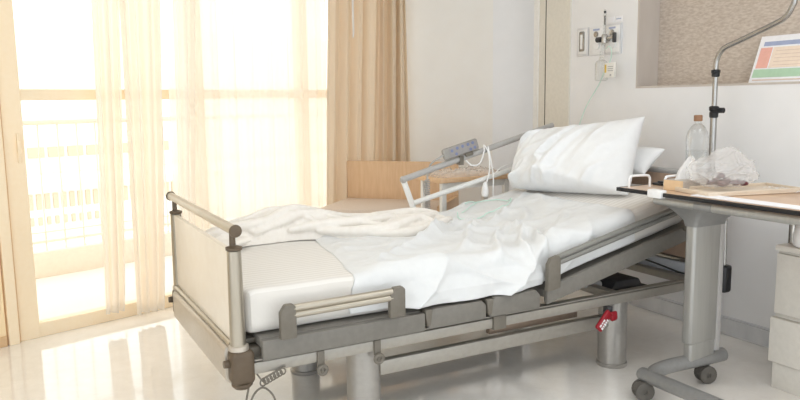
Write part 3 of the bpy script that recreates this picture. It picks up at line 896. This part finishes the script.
hel = [(1.515+.014*math.cos(k*.75), FY+.055+.014*math.sin(k*.75), .90-k*.0013) for k in range(190)]
tube(bm, hel, .0042, 6)
obj('coiled_cord', bm, M['side_grey'], H)
C_ = thing('call_bell', 'white call bell cord looped over the raised side rail', 'call bell', (1.90, FY-.03, .80))
bm = newbm()
tube(bm, smooth_path([(1.74, FY+.03, 1.05), (1.77, FY-.03, .985), (1.83, FY-.04, .99), (1.87, FY-.03, 1.06), (1.89, FY+.0, 1.095), (1.90, FY-.035, 1.05), (1.905, FY-.04, .95), (1.885, FY-.04, .87)], 8), .0045, 8)
tube(bm, smooth_path([(1.90, FY-.03, 1.09), (1.915, FY-.04, 1.0), (1.93, FY-.045, .90), (1.925, FY-.05, .80), (1.92, FY-.06, .78)], 8), .004, 8)
tube(bm, smooth_path([(1.93, FY-.03, .90), (2.0, FY-.03, .955), (2.08, FY-.02, .97), (2.14, FY, .965)], 8), .003, 8)
obj('cord', bm, M['white_pl'], C_)
bm = newbm(); lathe(bm, [(.004, .09), (.012, .08), (.020, .05), (.024, .02), (.020, 0), (.010, -.006)], (1.872, FY-.04, .785), 16)
obj('bulb', bm, M['white_pl'], C_)

# ------------------------------------------------------------------ overbed table
OT = thing('overbed_table', 'wheeled overbed table with grey column and wood top', 'table', (2.15, -.3, 0))
TZ = .935; TX0, TX1, TY0, TY1 = 1.955, 2.53, -1.45, .078
obj('table_top', bx(TX0+.006, TX1-.006, TY0, TY1-.006, TZ-.02, TZ, .002), M['wood_flat'], OT)
bm = newbm(); box(bm, TX0-.004, TX0+.006, TY0, -.21, TZ-.018, TZ+.001, .002); box(bm, TX0-.004, TX0+.006, -.12, TY1+.003, TZ-.018, TZ+.001, .002); box(bm, TX0, TX1, TY1-.006, TY1+.003, TZ-.018, TZ+.001, .002); box(bm, TX1-.006, TX1+.004, TY0, TY1, TZ-.018, TZ+.001, .002)
obj('edge_band', bm, M['black'], OT)
obj('hinge_block', bx(TX0-.014, TX0+.03, -.205, -.125, TZ-.026, TZ+.012, .005), M['white_pl'], OT)
bm = newbm(); box(bm, 2.055, 2.25, -.312, -.256, .21, .80, .016, 4)
col_ = obj('column', bm, M['alu'], OT)
obj('trim_strip', bx(2.232, 2.262, -.315, -.290, .16, .78, .003), M['side_grey'], OT)
obj('lower_sleeve', bx(2.066, 2.24, -.306, -.262, .125, .23, .012, 4), M['alu'], OT)
# flared head
bm = newbm()
def rr(x0, x1, y0, y1, z, r=.02, n=4):
    L = []
    for cx, cy, a0 in ((x1-r, y1-r, 0), (x0+r, y1-r, 90), (x0+r, y0+r, 180), (x1-r, y0+r, 270)):
        for k in range(n+1):
            a = math.radians(a0+90*k/n); L.append(V((cx+r*math.cos(a), cy+r*math.sin(a), z)))
    return L
loft(bm, [rr(2.05, 2.262, -.32, -.25, .78), rr(2.045, 2.27, -.33, -.24, .81), rr(2.02, 2.32, -.36, -.20, .85), rr(1.985, 2.38, -.40, -.15, .885), rr(1.975, 2.40, -.415, -.13, .905), rr(1.975, 2.40, -.415, -.13, .914)])
obj('head_casting', bm, M['grey'], OT)
bm = newbm(); tube(bm, [(1.985, TY0+.02, .893), (1.985, -.14, .893)], .0195, 16)
obj('support_tube', bm, M['alu'], OT)
bm = newbm(); tube(bm, [(1.985, -.46, .892), (1.985, -.37, .892)], .0225, 16)
obj('tube_collar', bm, M['grey'], OT)
bm = newbm(); tube(bm, [(2.275, -.30, .90), (2.285, -.30, .56)], .010, 12)
rod = obj('lever_rod', bm, M['silver'], OT)
obj('lever_handle', bx(2.262, 2.318, -.325, -.285, .44, .575, .014, 3), M['black'], rod, label='black handle')
# base
bm = newbm(); P = smooth_path([(2.335, -.285, .118), (2.2, -.282, .118), (2.06, -.272, .118), (1.94, -.266, .116), (1.86, -.282, .114), (1.80, -.32, .112)], 8)
tube(bm, P, [.026]+[.034]*(len(P)-1), 16)
bs_ = obj('base_bar', bm, M['grey'], OT)
bm = newbm(); P = [(1.80, -.25, .112), (1.80, -.262, .112), (1.80, -.9, .112), (1.80, -1.0, .112)]
tube(bm, P, [.024, .032, .032, .026], 16)
obj('base_foot', bm, M['grey'], OT)
def castor(x, y, rot):
    Mx = Matrix.Translation((x, y, 0)) @ Matrix.Rotation(rot, 4, 'Z')
    bm = newbm(); lathe(bm, [(.010, .07), (.012, .09)], (0, 0, 0), 12); box(bm, -.022, .026, -.010, .010, .03, .08, .008, mat=None)
    tube(bm, [(.02, 0, .075), (.0, 0, .083), (-.03, 0, .072), (-.046, 0, .05)], .011, 8, flat=(1.6, .6))
    bmesh.ops.transform(bm, matrix=Mx, verts=bm.verts)
    c = obj('castor', bm, M['wheel'], OT)
    for y_ in (-.022, .022):
        bm = newbm(); lathe(bm, [(.010, -.005), (.012, -.010), (.032, -.011), (.043, -.008), (.045, 0), (.043, .008), (.032, .011), (.012, .010), (.010, .005)], (0, y_, .045), 24, 'Y')
        bmesh.ops.transform(bm, matrix=Mx, verts=bm.verts)
        obj('wheel', bm, M['wheel'], c)
castor(2.20, -.29, -.35); castor(1.785, -.285, -.45); castor(1.80, -.93, -.2)
# bent rod stops standing on the table
def stop_rod(p0, p1, h):
    p0, p1 = V(p0), V(p1); up = V((0, 0, 1)); d = (p1-p0).normalized()
    bm = newbm()
    P = [p0, p0+up*(h-.02), p0+up*(h-.006)+d*.006, p0+up*h+d*.02, p1+up*h-d*.02, p1+up*(h-.006)-d*.006, p1+up*(h-.02), p1]
    tube(bm, smooth_path(P, 4), .006, 10)
    obj('stop_rod', bm, M['white_pl'], OT)
stop_rod((1.985, .03, TZ), (2.10, .005, TZ), .058)
stop_rod((2.07, -.115, TZ), (2.20, -.11, TZ), .062)

# things on the overbed table
TB = thing('tissue_box', 'small tan cardboard tissue box on the overbed table', 'tissue box', (2.14, -.16, TZ))
bm = newbm(); MT = Matrix.Translation((2.16, -.160, TZ+.0005)) @ Matrix.Rotation(math.radians(8), 4, 'Z')
box(bm, -.095, .12, -.048, .055, 0, .050, .003, mat=MT)
obj('carton', bm, M['carton2'], TB, smooth=False)
bm = newbm(); box(bm, -.097, -.094, -.047, .054, .001, .049, mat=MT)
obj('end_flap', bm, M['carton'], TB, smooth=False)
bm = newbm()
def tis(u, v):
    a = 2*PI*u; z = .05+.11*v
    r = (.055*(1-v)**.7+.004)*(1+.35*math.sin(3*a+v*2)+.2*noise.noise(V((math.cos(a)*2, math.sin(a)*2, v*4))))
    return MT @ V((.02+r*math.cos(a)*1.2+.02*v, r*math.sin(a)*.55, z-.025*max(0, math.sin(2*a))*v))
grid(bm, tis, 40, 12)
obj('tissue', bm, M['tissue'], TB, angle=180)
def bottle(x, y, z):
    b = thing('water_bottle', 'clear plastic water bottle with brown cap on the overbed table', 'bottle', (x, y, z))
    bm = newbm()
    W = 1.22; prof = [(.030, 0), (.041, .004), (.043, .02)]
    for k in range(7): prof += [(.0415, .03+k*.02), (.0435, .04+k*.02)]
    prof += [(.0435, .19), (.045, .20), (.045, .235), (.040, .262), (.026, .292), (.016, .306), (.0145, .335)]
    lathe(bm, [(r_*W if r_ > .02 else r_, z_) for r_, z_ in prof], (x, y, z), 28)
    obj('bottle_body', bm, M['clear'], b)
    bm = newbm(); lathe(bm, [(.020, .318), (.021, .320), (.021, .346), (.018, .349)], (x, y, z), 20)
    obj('cap', bm, M['cap_wood'], b)
    bm = newbm(); lathe(bm, [(.0405*W, .095), (.0442*W, .096), (.0442*W, .17), (.0405*W, .171)], (x, y, z), 28, cap=False)
    obj('bottle_label', bm, M['clear'], b)
bottle(2.39, -.03, TZ)
bm = newbm()
MTY = Matrix.Translation((2.255, -.385, TZ)) @ Matrix.Rotation(math.radians(-14), 4, 'Z')
box(bm, -.24, .27, -.095, .145, .001, .010, .003, mat=MTY)
for a in ((-.24, .27, -.095, -.085), (-.24, .27, .135, .145), (-.24, -.23, -.085, .135), (.26, .27, -.085, .135)): box(bm, a[0], a[1], a[2], a[3], .008, .022, .003, mat=MTY)
tag(obj('serving_tray', bm, M['tray']), 'shallow cream serving tray under the plastic bag', 'tray')
bm = newbm(); bmesh.ops.create_icosphere(bm, subdivisions=6, radius=1)
for v in bm.verts:
    p = v.co.copy()
    base = V((p.x*.165, p.y*.130, max(-.062, p.z*.08)))
    c = p*2.1
    k = 1 + .20*noise.noise(c*.8+V((2, 4, 1))) + .16*ridge(c*.9+V((1, 1, 1)))**2 + .05*ridge(c*1.9)**2 - .08
    q = V((base.x*k, base.y*k, base.z*(k if p.z > 0 else 1)))
    q.z += .045*math.exp(-((p.x+.1)**2+(p.y+.25)**2)/.18)*max(0, p.z)
    q.z += .035*math.exp(-((p.x+.2)**2+(p.y+.75)**2)/.05)*max(0, p.z+.3)
    v.co = V((2.25, -.30, TZ+.088)) + q
bag = obj('plastic_bag', bm, M['bag'], angle=180)
tag(bag, 'crumpled clear plastic bag holding dark red food on the tray', 'plastic bag')
bm = newbm()
for k, (x, y, z, r) in enumerate(((2.16, -.325, .048, .024), (2.19, -.35, .046, .022), (2.21, -.385, .044, .020), (2.15, -.355, .040, .018), (2.17, -.335, .075, .018), (2.23, -.41, .042, .018), (2.13, -.31, .042, .016))):
    r0 = bmesh.ops.create_icosphere(bm, subdivisions=3, radius=r)
    for v in r0['verts']:
        v.co *= 1+.35*noise.noise(v.co*40+V((k, k, 0))); v.co.z *= .75; v.co += V((x+.022, y+.004, TZ+z+.004))
fo = obj('food', bm, M['food'], angle=180)
tag(fo, 'dark red food lump inside the clear plastic bag', 'food')
bm = newbm(); box(bm, 1.975, 2.06, -1.1, -.345, TZ+.0015, TZ+.006, .001)
tag(obj('paper_sheet', bm, M['paper'], smooth=False), 'long white paper strip lying along the near edge of the overbed table', 'paper')
bm = newbm(); box(bm, 2.17, 2.25, -.07, .055, TZ+.0005, TZ+.012, .004); box(bm, 2.19, 2.23, .0, .04, TZ+.012, TZ+.02, .004)
ph = obj('phone', bm, M['black']); tag(ph, 'flat black phone on the overbed table beside the tissue box', 'phone')
bm = newbm()
def crum(u, v): return V((2.44+.075*u, -.55+.18*v, TZ+.002+.012*ridge(V((u*3, v*4, 2)))**2))
grid(bm, crum, 14, 24)
nap = obj('napkin', bm, M['tissue'], angle=180); tag(nap, 'crumpled white napkin near the back edge of the overbed table', 'napkin')

# ------------------------------------------------------------------ infusion pole at the bed head
IP = thing('infusion_pole', 'bent chrome pole with black clamps at the head of the bed', 'pole', (2.69, .11, 0))
px, py = 2.69, .115
bm = newbm()
P = [(px, py, .03), (px, py, .6), (px, py, 1.2), (px, py, 1.53)] + [(px, py-.004, 1.57), (px, py-.022, 1.607), (px, py-.055, 1.635)] + [(px, py-.14, 1.663), (px, py-.33, 1.73)] + [(px, py-.385, 1.757), (px, py-.415, 1.80), (px, py-.428, 1.86), (px, py-.43, 2.15)]
P2 = [V(p) for p in P[:3]] + smooth_path(P[3:], 5)
tube(bm, P2, .0135, 16)
pole = obj('pole_tube', bm, M['silver'], IP)
bm = newbm(); lathe(bm, [(.0137, .34), (.0175, .345), (.0175, 1.283), (.0137, 1.287)], (px, py, 0), 16, cap=False)
obj('outer_tube', bm, M['silver'], IP)
bm = newbm(); lathe(bm, [(.016, -.035), (.023, -.030), (.024, -.005), (.020, 0), (.026, .008), (.026, .025), (.018, .03)], (px, py, 1.295), 18); tube(bm, [(px-.02, py, 1.30), (px-.02, py-.045, 1.302)], .009, 10); tube(bm, [(px-.02, py-.045, 1.302), (px-.02, py-.075, 1.302)], .015, 10)
obj('clamp', bm, M['black'], IP)
bm = newbm(); lathe(bm, [(.0155, -.02), (.021, -.016), (.021, 0), (.024, .004), (.024, .016), (.016, .02)], (px, py, 1.50), 18)
obj('collar', bm, M['black'], IP)
obj('base', bx(px-.03, px+.03, py-.05, py+.05, 0, .03, .004), M['grey'], IP)

# ------------------------------------------------------------------ bedside cabinet and flask
BC = thing('bedside_cabinet', 'cream bedside cabinet with drawers under the overbed table end', 'cabinet', (2.65, -.70, 0))
CX, CY = 2.415, -.475
obj('body', bx(CX+.02, XH-.02, CY-.46, CY, .06, .66, .003), M['cab'], BC)
obj('top_board', bx(CX-.004, XH-.02, CY-.465, CY+.004, .662, .690, .006), M['cab'], BC)
obj('drawer', bx(CX+.002, CX+.02, CY-.455, CY-.004, .365, .650, .004), M['cab'], BC)
obj('drawer', bx(CX-.012, CX+.02, CY-.462, CY+.004, .13, .345, .005), M['cab'], BC)
obj('plinth', bx(CX+.005, XH-.03, CY-.45, CY-.01, .0, .125, .003), M['cab'], BC)
bm = newbm(); box(bm, CX-.018, CX+.004, CY-.30, CY-.14, .615, .632, .004)
obj('handle', bm, M['cab'], BC)
FL = thing('flask', 'slim steel vacuum flask on the bedside cabinet top', 'flask', (2.50, -.50, .69))
bm = newbm(); lathe(bm, [(.020, 0), (.023, .003), (.023, .085), (.020, .10), (.018, .115)], (2.50, -.502, .69), 20)
obj('flask_body', bm, M['steel'], FL)
bm = newbm(); lathe(bm, [(.018, .115), (.020, .117), (.020, .145), (.016, .15)], (2.50, -.502, .69), 20)
obj('flask_lid', bm, M['black'], FL)
bm = newbm(); lathe(bm, [(.045, 0), (.055, .006), (.060, .05), (.050, .09), (.044, .11), (.050, .125)], (2.47, -.585, .69), 24)
jg = obj('jug', bm, M['white_pl']); tag(jg, 'rounded white jug beside the steel flask on the cabinet', 'jug')

# ------------------------------------------------------------------ wall fittings
X0 = XH
def plate(y0, y1, z0, z1, name, label, cat='wall outlet', fr='skirting'):
    r = thing(name, label, cat, (X0, (y0+y1)/2, z0))
    bm = newbm(); box(bm, X0-.012, X0, y0, y1, z0, z1, .003)
    obj('frame', bm, M[fr], r)
    bm = newbm(); box(bm, X0-.016, X0-.011, y0+.012, y1-.012, z0+.014, z1-.014, .002)
    obj('face', bm, M['white_pl'], r)
    return r
r = plate(1.315, 1.425, 1.668, 1.862, 'suction_outlet', 'silver framed suction outlet left of the gas plates')
bm = newbm(); box(bm, X0-.024, X0-.015, 1.345, 1.392, 1.70, 1.835, .008)
obj('cover', bm, M['silver'], r)
bm = newbm(); box(bm, X0-.027, X0-.023, 1.358, 1.378, 1.715, 1.815, .003)
obj('slot', bm, M['white_pl'], r)
r1 = plate(1.160, 1.305, 1.668, 1.856, 'gas_outlet', 'white gas outlet plate carrying the oxygen flowmeter', fr='white_pl')
r2 = plate(1.008, 1.156, 1.664, 1.864, 'gas_outlet', 'white gas outlet plate closest to the pin board recess')
for rr_, y in ((r1, 1.232), (r2, 1.085)):
    bm = newbm(); lathe(bm, [(.018, -.010), (.020, -.006), (.020, 0)], (X0-.014, y, 1.805), 16, 'X'); 
    obj('socket', bm, M['silver'], rr_)
    bm = newbm(); lathe(bm, [(.026, -.012), (.03, -.006), (.03, 0)], (X0-.014, y-.01, 1.73), 18, 'X')
    obj('valve', bm, M['white_pl'], rr_)
    bm = newbm(); box(bm, X0-.0175, X0-.0155, y-.03, y+.03, 1.83, 1.842)
    obj('marking', bm, M['p_blue'], rr_)
for y0, y1, l in ((1.082, 1.138, 'small blank white sticker above the gas outlets, left one'), (1.012, 1.072, 'small white sticker above the gas outlets, right one with a blue line')):
    rr_ = obj('sticker', bx(X0-.003, X0, y0, y1, 1.873, 1.908), M['paper'], smooth=False)
    tag(rr_, l, 'sticker')
bm = bx(X0-.0036, X0-.0028, 1.02, 1.064, 1.888, 1.894)
obj('line', bm, M['p_blue'], rr_, smooth=False)
FM = thing('flowmeter', 'clear oxygen flowmeter with green knob and humidifier jar on the wall', 'flowmeter', (X0-.06, 1.17, 1.6))
fy = 1.108
bm = newbm(); lathe(bm, [(.009, 0), (.010, .003), (.010, .16), (.006, .165)], (X0-.06, fy, 1.79), 16)
obj('gauge_tube', bm, M['clear'], FM)
bm = newbm(); lathe(bm, [(.0045, 0), (.0045, .06)], (X0-.06, fy, 1.855), 10); lathe(bm, [(.007, 0), (.008, .012), (.004, .016)], (X0-.06, fy, 1.93), 10)
obj('float', bm, M['dark'], FM)
bm = newbm(); lathe(bm, [(.012, -.03), (.02, -.026), (.02, .02), (.014, .03)], (X0-.06, fy, 1.765), 16); tube(bm, [(X0-.055, fy, 1.768), (X0-.055, 1.03, 1.772)], .010, 10); tube(bm, [(X0-.06, fy, 1.76), (X0-.014, fy, 1.76)], .01, 10)
obj('valve_body', bm, M['steel'], FM)
bm = newbm(); lathe(bm, [(.014, -.02), (.018, -.016), (.018, .016), (.014, .02)], (X0-.062, fy+.05, 1.762), 14, 'Y'); 
obj('knob', bm, M['dark'], FM, label='dark green knob')
bm = newbm(); box(bm, X0-.07, X0-.045, 1.012, 1.03, 1.735, 1.80, .005)
obj('handle', bm, M['dark'], FM)
bm = newbm(); lathe(bm, [(.03, 0), (.042, .006), (.042, .115), (.034, .13), (.018, .138), (.016, .155)], (X0-.06, fy+.022, 1.49), 22)
obj('humidifier_jar', bm, M['clear'], FM)
bm = newbm(); tube(bm, smooth_path([(X0-.06, fy+.005, 1.735), (X0-.065, fy+.018, 1.70), (X0-.06, fy+.022, 1.64)], 5), .012, 10)
obj('stem', bm, M['clear'], FM)
bm = newbm(); box(bm, X0-.112, X0-.098, .958, 1.048, 1.508, 1.602, .002)
tg = obj('tag', bm, M['label'], FM)
bm = newbm(); box(bm, X0-.1135, X0-.112, 1.030, 1.045, 1.54, 1.592)
obj('sticker', bm, M['yellow'], tg, smooth=False, label='yellow strip')
bm = newbm()
for z in (1.575, 1.562, 1.549): box(bm, X0-.1135, X0-.112, .970, 1.018, z, z+.005)
box(bm, X0-.1135, X0-.112, .985, .998, 1.517, 1.529)
obj('print', bm, M['side_grey'], tg, smooth=False)
bm = newbm()
tube(bm, smooth_path([(X0-.06, 1.09, 1.70), (X0-.075, 1.05, 1.712), (X0-.08, 1.02, 1.68), (X0-.06, 1.05, 1.62), (X0-.05, 1.11, 1.55), (X0-.045, 1.17, 1.46), (X0-.045, 1.285, 1.315), (X0-.08, 1.325, 1.16), (X0-.16, 1.30, 1.06), (X0-.27, 1.16, 1.0)], 8), .0035, 8)
obj('oxygen_hose', bm, M['teal'], FM, label='pale green hose')

# leaning printed sheet in the recess
IS = thing('info_sheet', 'printed care sheet with blue, coral and green blocks leaning in the recess', 'sign', (2.99, -.1, RZ0+.012))
th = math.atan2(.10, .26)
SMx = Matrix.Translation((2.972, .122, RZ0+.013)) @ Matrix.Rotation(th, 4, 'Y')
# local: z up the sheet, -y to the right in the photo, x thickness
def sbox(y0, y1, z0, z1, x=-.0012): 
    bm = newbm(); box(bm, x, 0.0, -y1, -y0, z0, z1, mat=SMx); return bm
bm = newbm(); box(bm, 0, .003, -.42, 0, 0, .275, .0008, mat=SMx)
obj('sheet', bm, M['paper'], IS, smooth=False)
obj('header_bar', sbox(.03, .39, .215, .24), M['p_blue'], IS, smooth=False, label='blue bar')
obj('coral_block', sbox(.018, .088, .085, .205), M['p_red'], IS, smooth=False, label='coral block')
obj('cream_block', sbox(.095, .40, .085, .205), M['p_cream'], IS, smooth=False, label='cream block')
obj('green_block', sbox(.012, .40, .03, .078), M['p_green'], IS, smooth=False, label='green block')
bm = newbm()
for k in range(5): box(bm, -.0018, -.001, -.36+.02*(k % 2), -.115, .098+k*.021, .101+k*.021, mat=SMx)
box(bm, -.0018, -.0002, -.30, -.02, .012, .018, mat=SMx)
obj('print_lines', bm, M['p_line'], IS, smooth=False)

# ------------------------------------------------------------------ camera
def camera():
    f = 722.0
    vx = V((1750-400, 83-200, f)).normalized(); vy = V((5-400, 106-200, f)).normalized()
    d = vx.dot(vy); vx2 = (vx-vy*(d/2)).normalized(); vy2 = (vy-vx*(d/2)); vy2 = (vy2-vx2*vy2.dot(vx2)).normalized()
    vz = vx2.cross(vy2)
    # rows of world->camera(right, down, fwd)
    right = V((vx2.x, vy2.x, vz.x)); down = V((vx2.y, vy2.y, vz.y)); fwd = V((vx2.z, vy2.z, vz.z))
    m = Matrix.Identity(4); m.col[0][:3] = right; m.col[1][:3] = -down; m.col[2][:3] = -fwd; m.col[3][:3] = (-.69, -2.545, 1.375)
    cd = bpy.data.cameras.new('camera'); cd.sensor_width = 36; cd.lens = 36*f/800; cd.clip_start = .05; cd.clip_end = 200
    c = bpy.data.objects.new('camera', cd); COL.objects.link(c); c.matrix_world = m; sc.camera = c
camera()

# ------------------------------------------------------------------ light
w = bpy.data.worlds.new('World'); sc.world = w; w.use_nodes = True
nt = w.node_tree; nt.nodes.clear()
out = nt.nodes.new('ShaderNodeOutputWorld'); bg = nt.nodes.new('ShaderNodeBackground')
bg.inputs[1].default_value = 1.0
# hazy daylight: a warm low-sun side beyond the balcony, a neutral side behind the photographer
SKY_WARM, SKY_COOL = (1.7, 1.64, 1.53), (1.95, 2.09, 2.22)
tc = nt.nodes.new('ShaderNodeTexCoord'); dt = nt.nodes.new('ShaderNodeVectorMath'); dt.operation = 'DOT_PRODUCT'
dt.inputs[1].default_value = tuple(-NW)
mr = nt.nodes.new('ShaderNodeMapRange'); mr.interpolation_type = 'SMOOTHSTEP'; mr.inputs['From Min'].default_value = -.5; mr.inputs['From Max'].default_value = .5
mx = nt.nodes.new('ShaderNodeMix'); mx.data_type = 'RGBA'; mx.clamp_result = False
mx.inputs[6].default_value = SKY_COOL + (1,); mx.inputs[7].default_value = SKY_WARM + (1,)
nt.links.new(tc.outputs['Generated'], dt.inputs[0]); nt.links.new(dt.outputs['Value'], mr.inputs['Value'])
nt.links.new(mr.outputs['Result'], mx.inputs[0]); nt.links.new(mx.outputs[2], bg.inputs[0])
nt.links.new(bg.outputs[0], out.inputs[0])
def area(name, loc, target, sx, sy, power, color=(1, 1, 1), portal=False):
    l = bpy.data.lights.new(name, 'AREA'); l.shape = 'RECTANGLE'; l.size = sx; l.size_y = sy; l.energy = power; l.color = color
    o = bpy.data.objects.new(name, l); COL.objects.link(o); o.location = loc
    o.rotation_euler = (V(target)-V(loc)).to_track_quat('-Z', 'Y').to_euler()
    if portal: l.cycles.is_portal = True
    return o
FILLS = ((1.95, -1.6, 13), (.5, .0, 9))  # unseen ceiling area lights, added as fill
c0 = wp(1.46, -.13, 1.23)
area('window_portal', c0, c0+NW, 3.0, 2.46, 1, portal=True)
area('rear_fill_portal', ((RX0+RX1)/2, YR-.05, (RW0+RW1)/2), ((RX0+RX1)/2, 0, (RW0+RW1)/2), RX1-RX0, RW1-RW0, 1, portal=True)
area('side_fill_portal', (XL-.05, (SY0+SY1)/2, (SW0+SW1)/2), (0, (SY0+SY1)/2, (SW0+SW1)/2), SY1-SY0, SW1-SW0, 1, portal=True)
for x, y, pw in FILLS:
    area('ceiling_fill', (x, y, CEIL-.01), (x, y, 0), 1.2, 1.2, pw, (.94, .975, 1))

# ------------------------------------------------------------------ view
sc.view_settings.view_transform = 'Standard'; sc.view_settings.look = 'None'
sc.view_settings.gamma = 1; sc.view_settings.use_curve_mapping = False
sc.view_settings.exposure = 0.22
sc.cycles.use_denoising = True
sc.cycles.max_bounces = 12; sc.cycles.diffuse_bounces = 6; sc.cycles.transparent_max_bounces = 16
sc.cycles.sample_clamp_indirect = 8
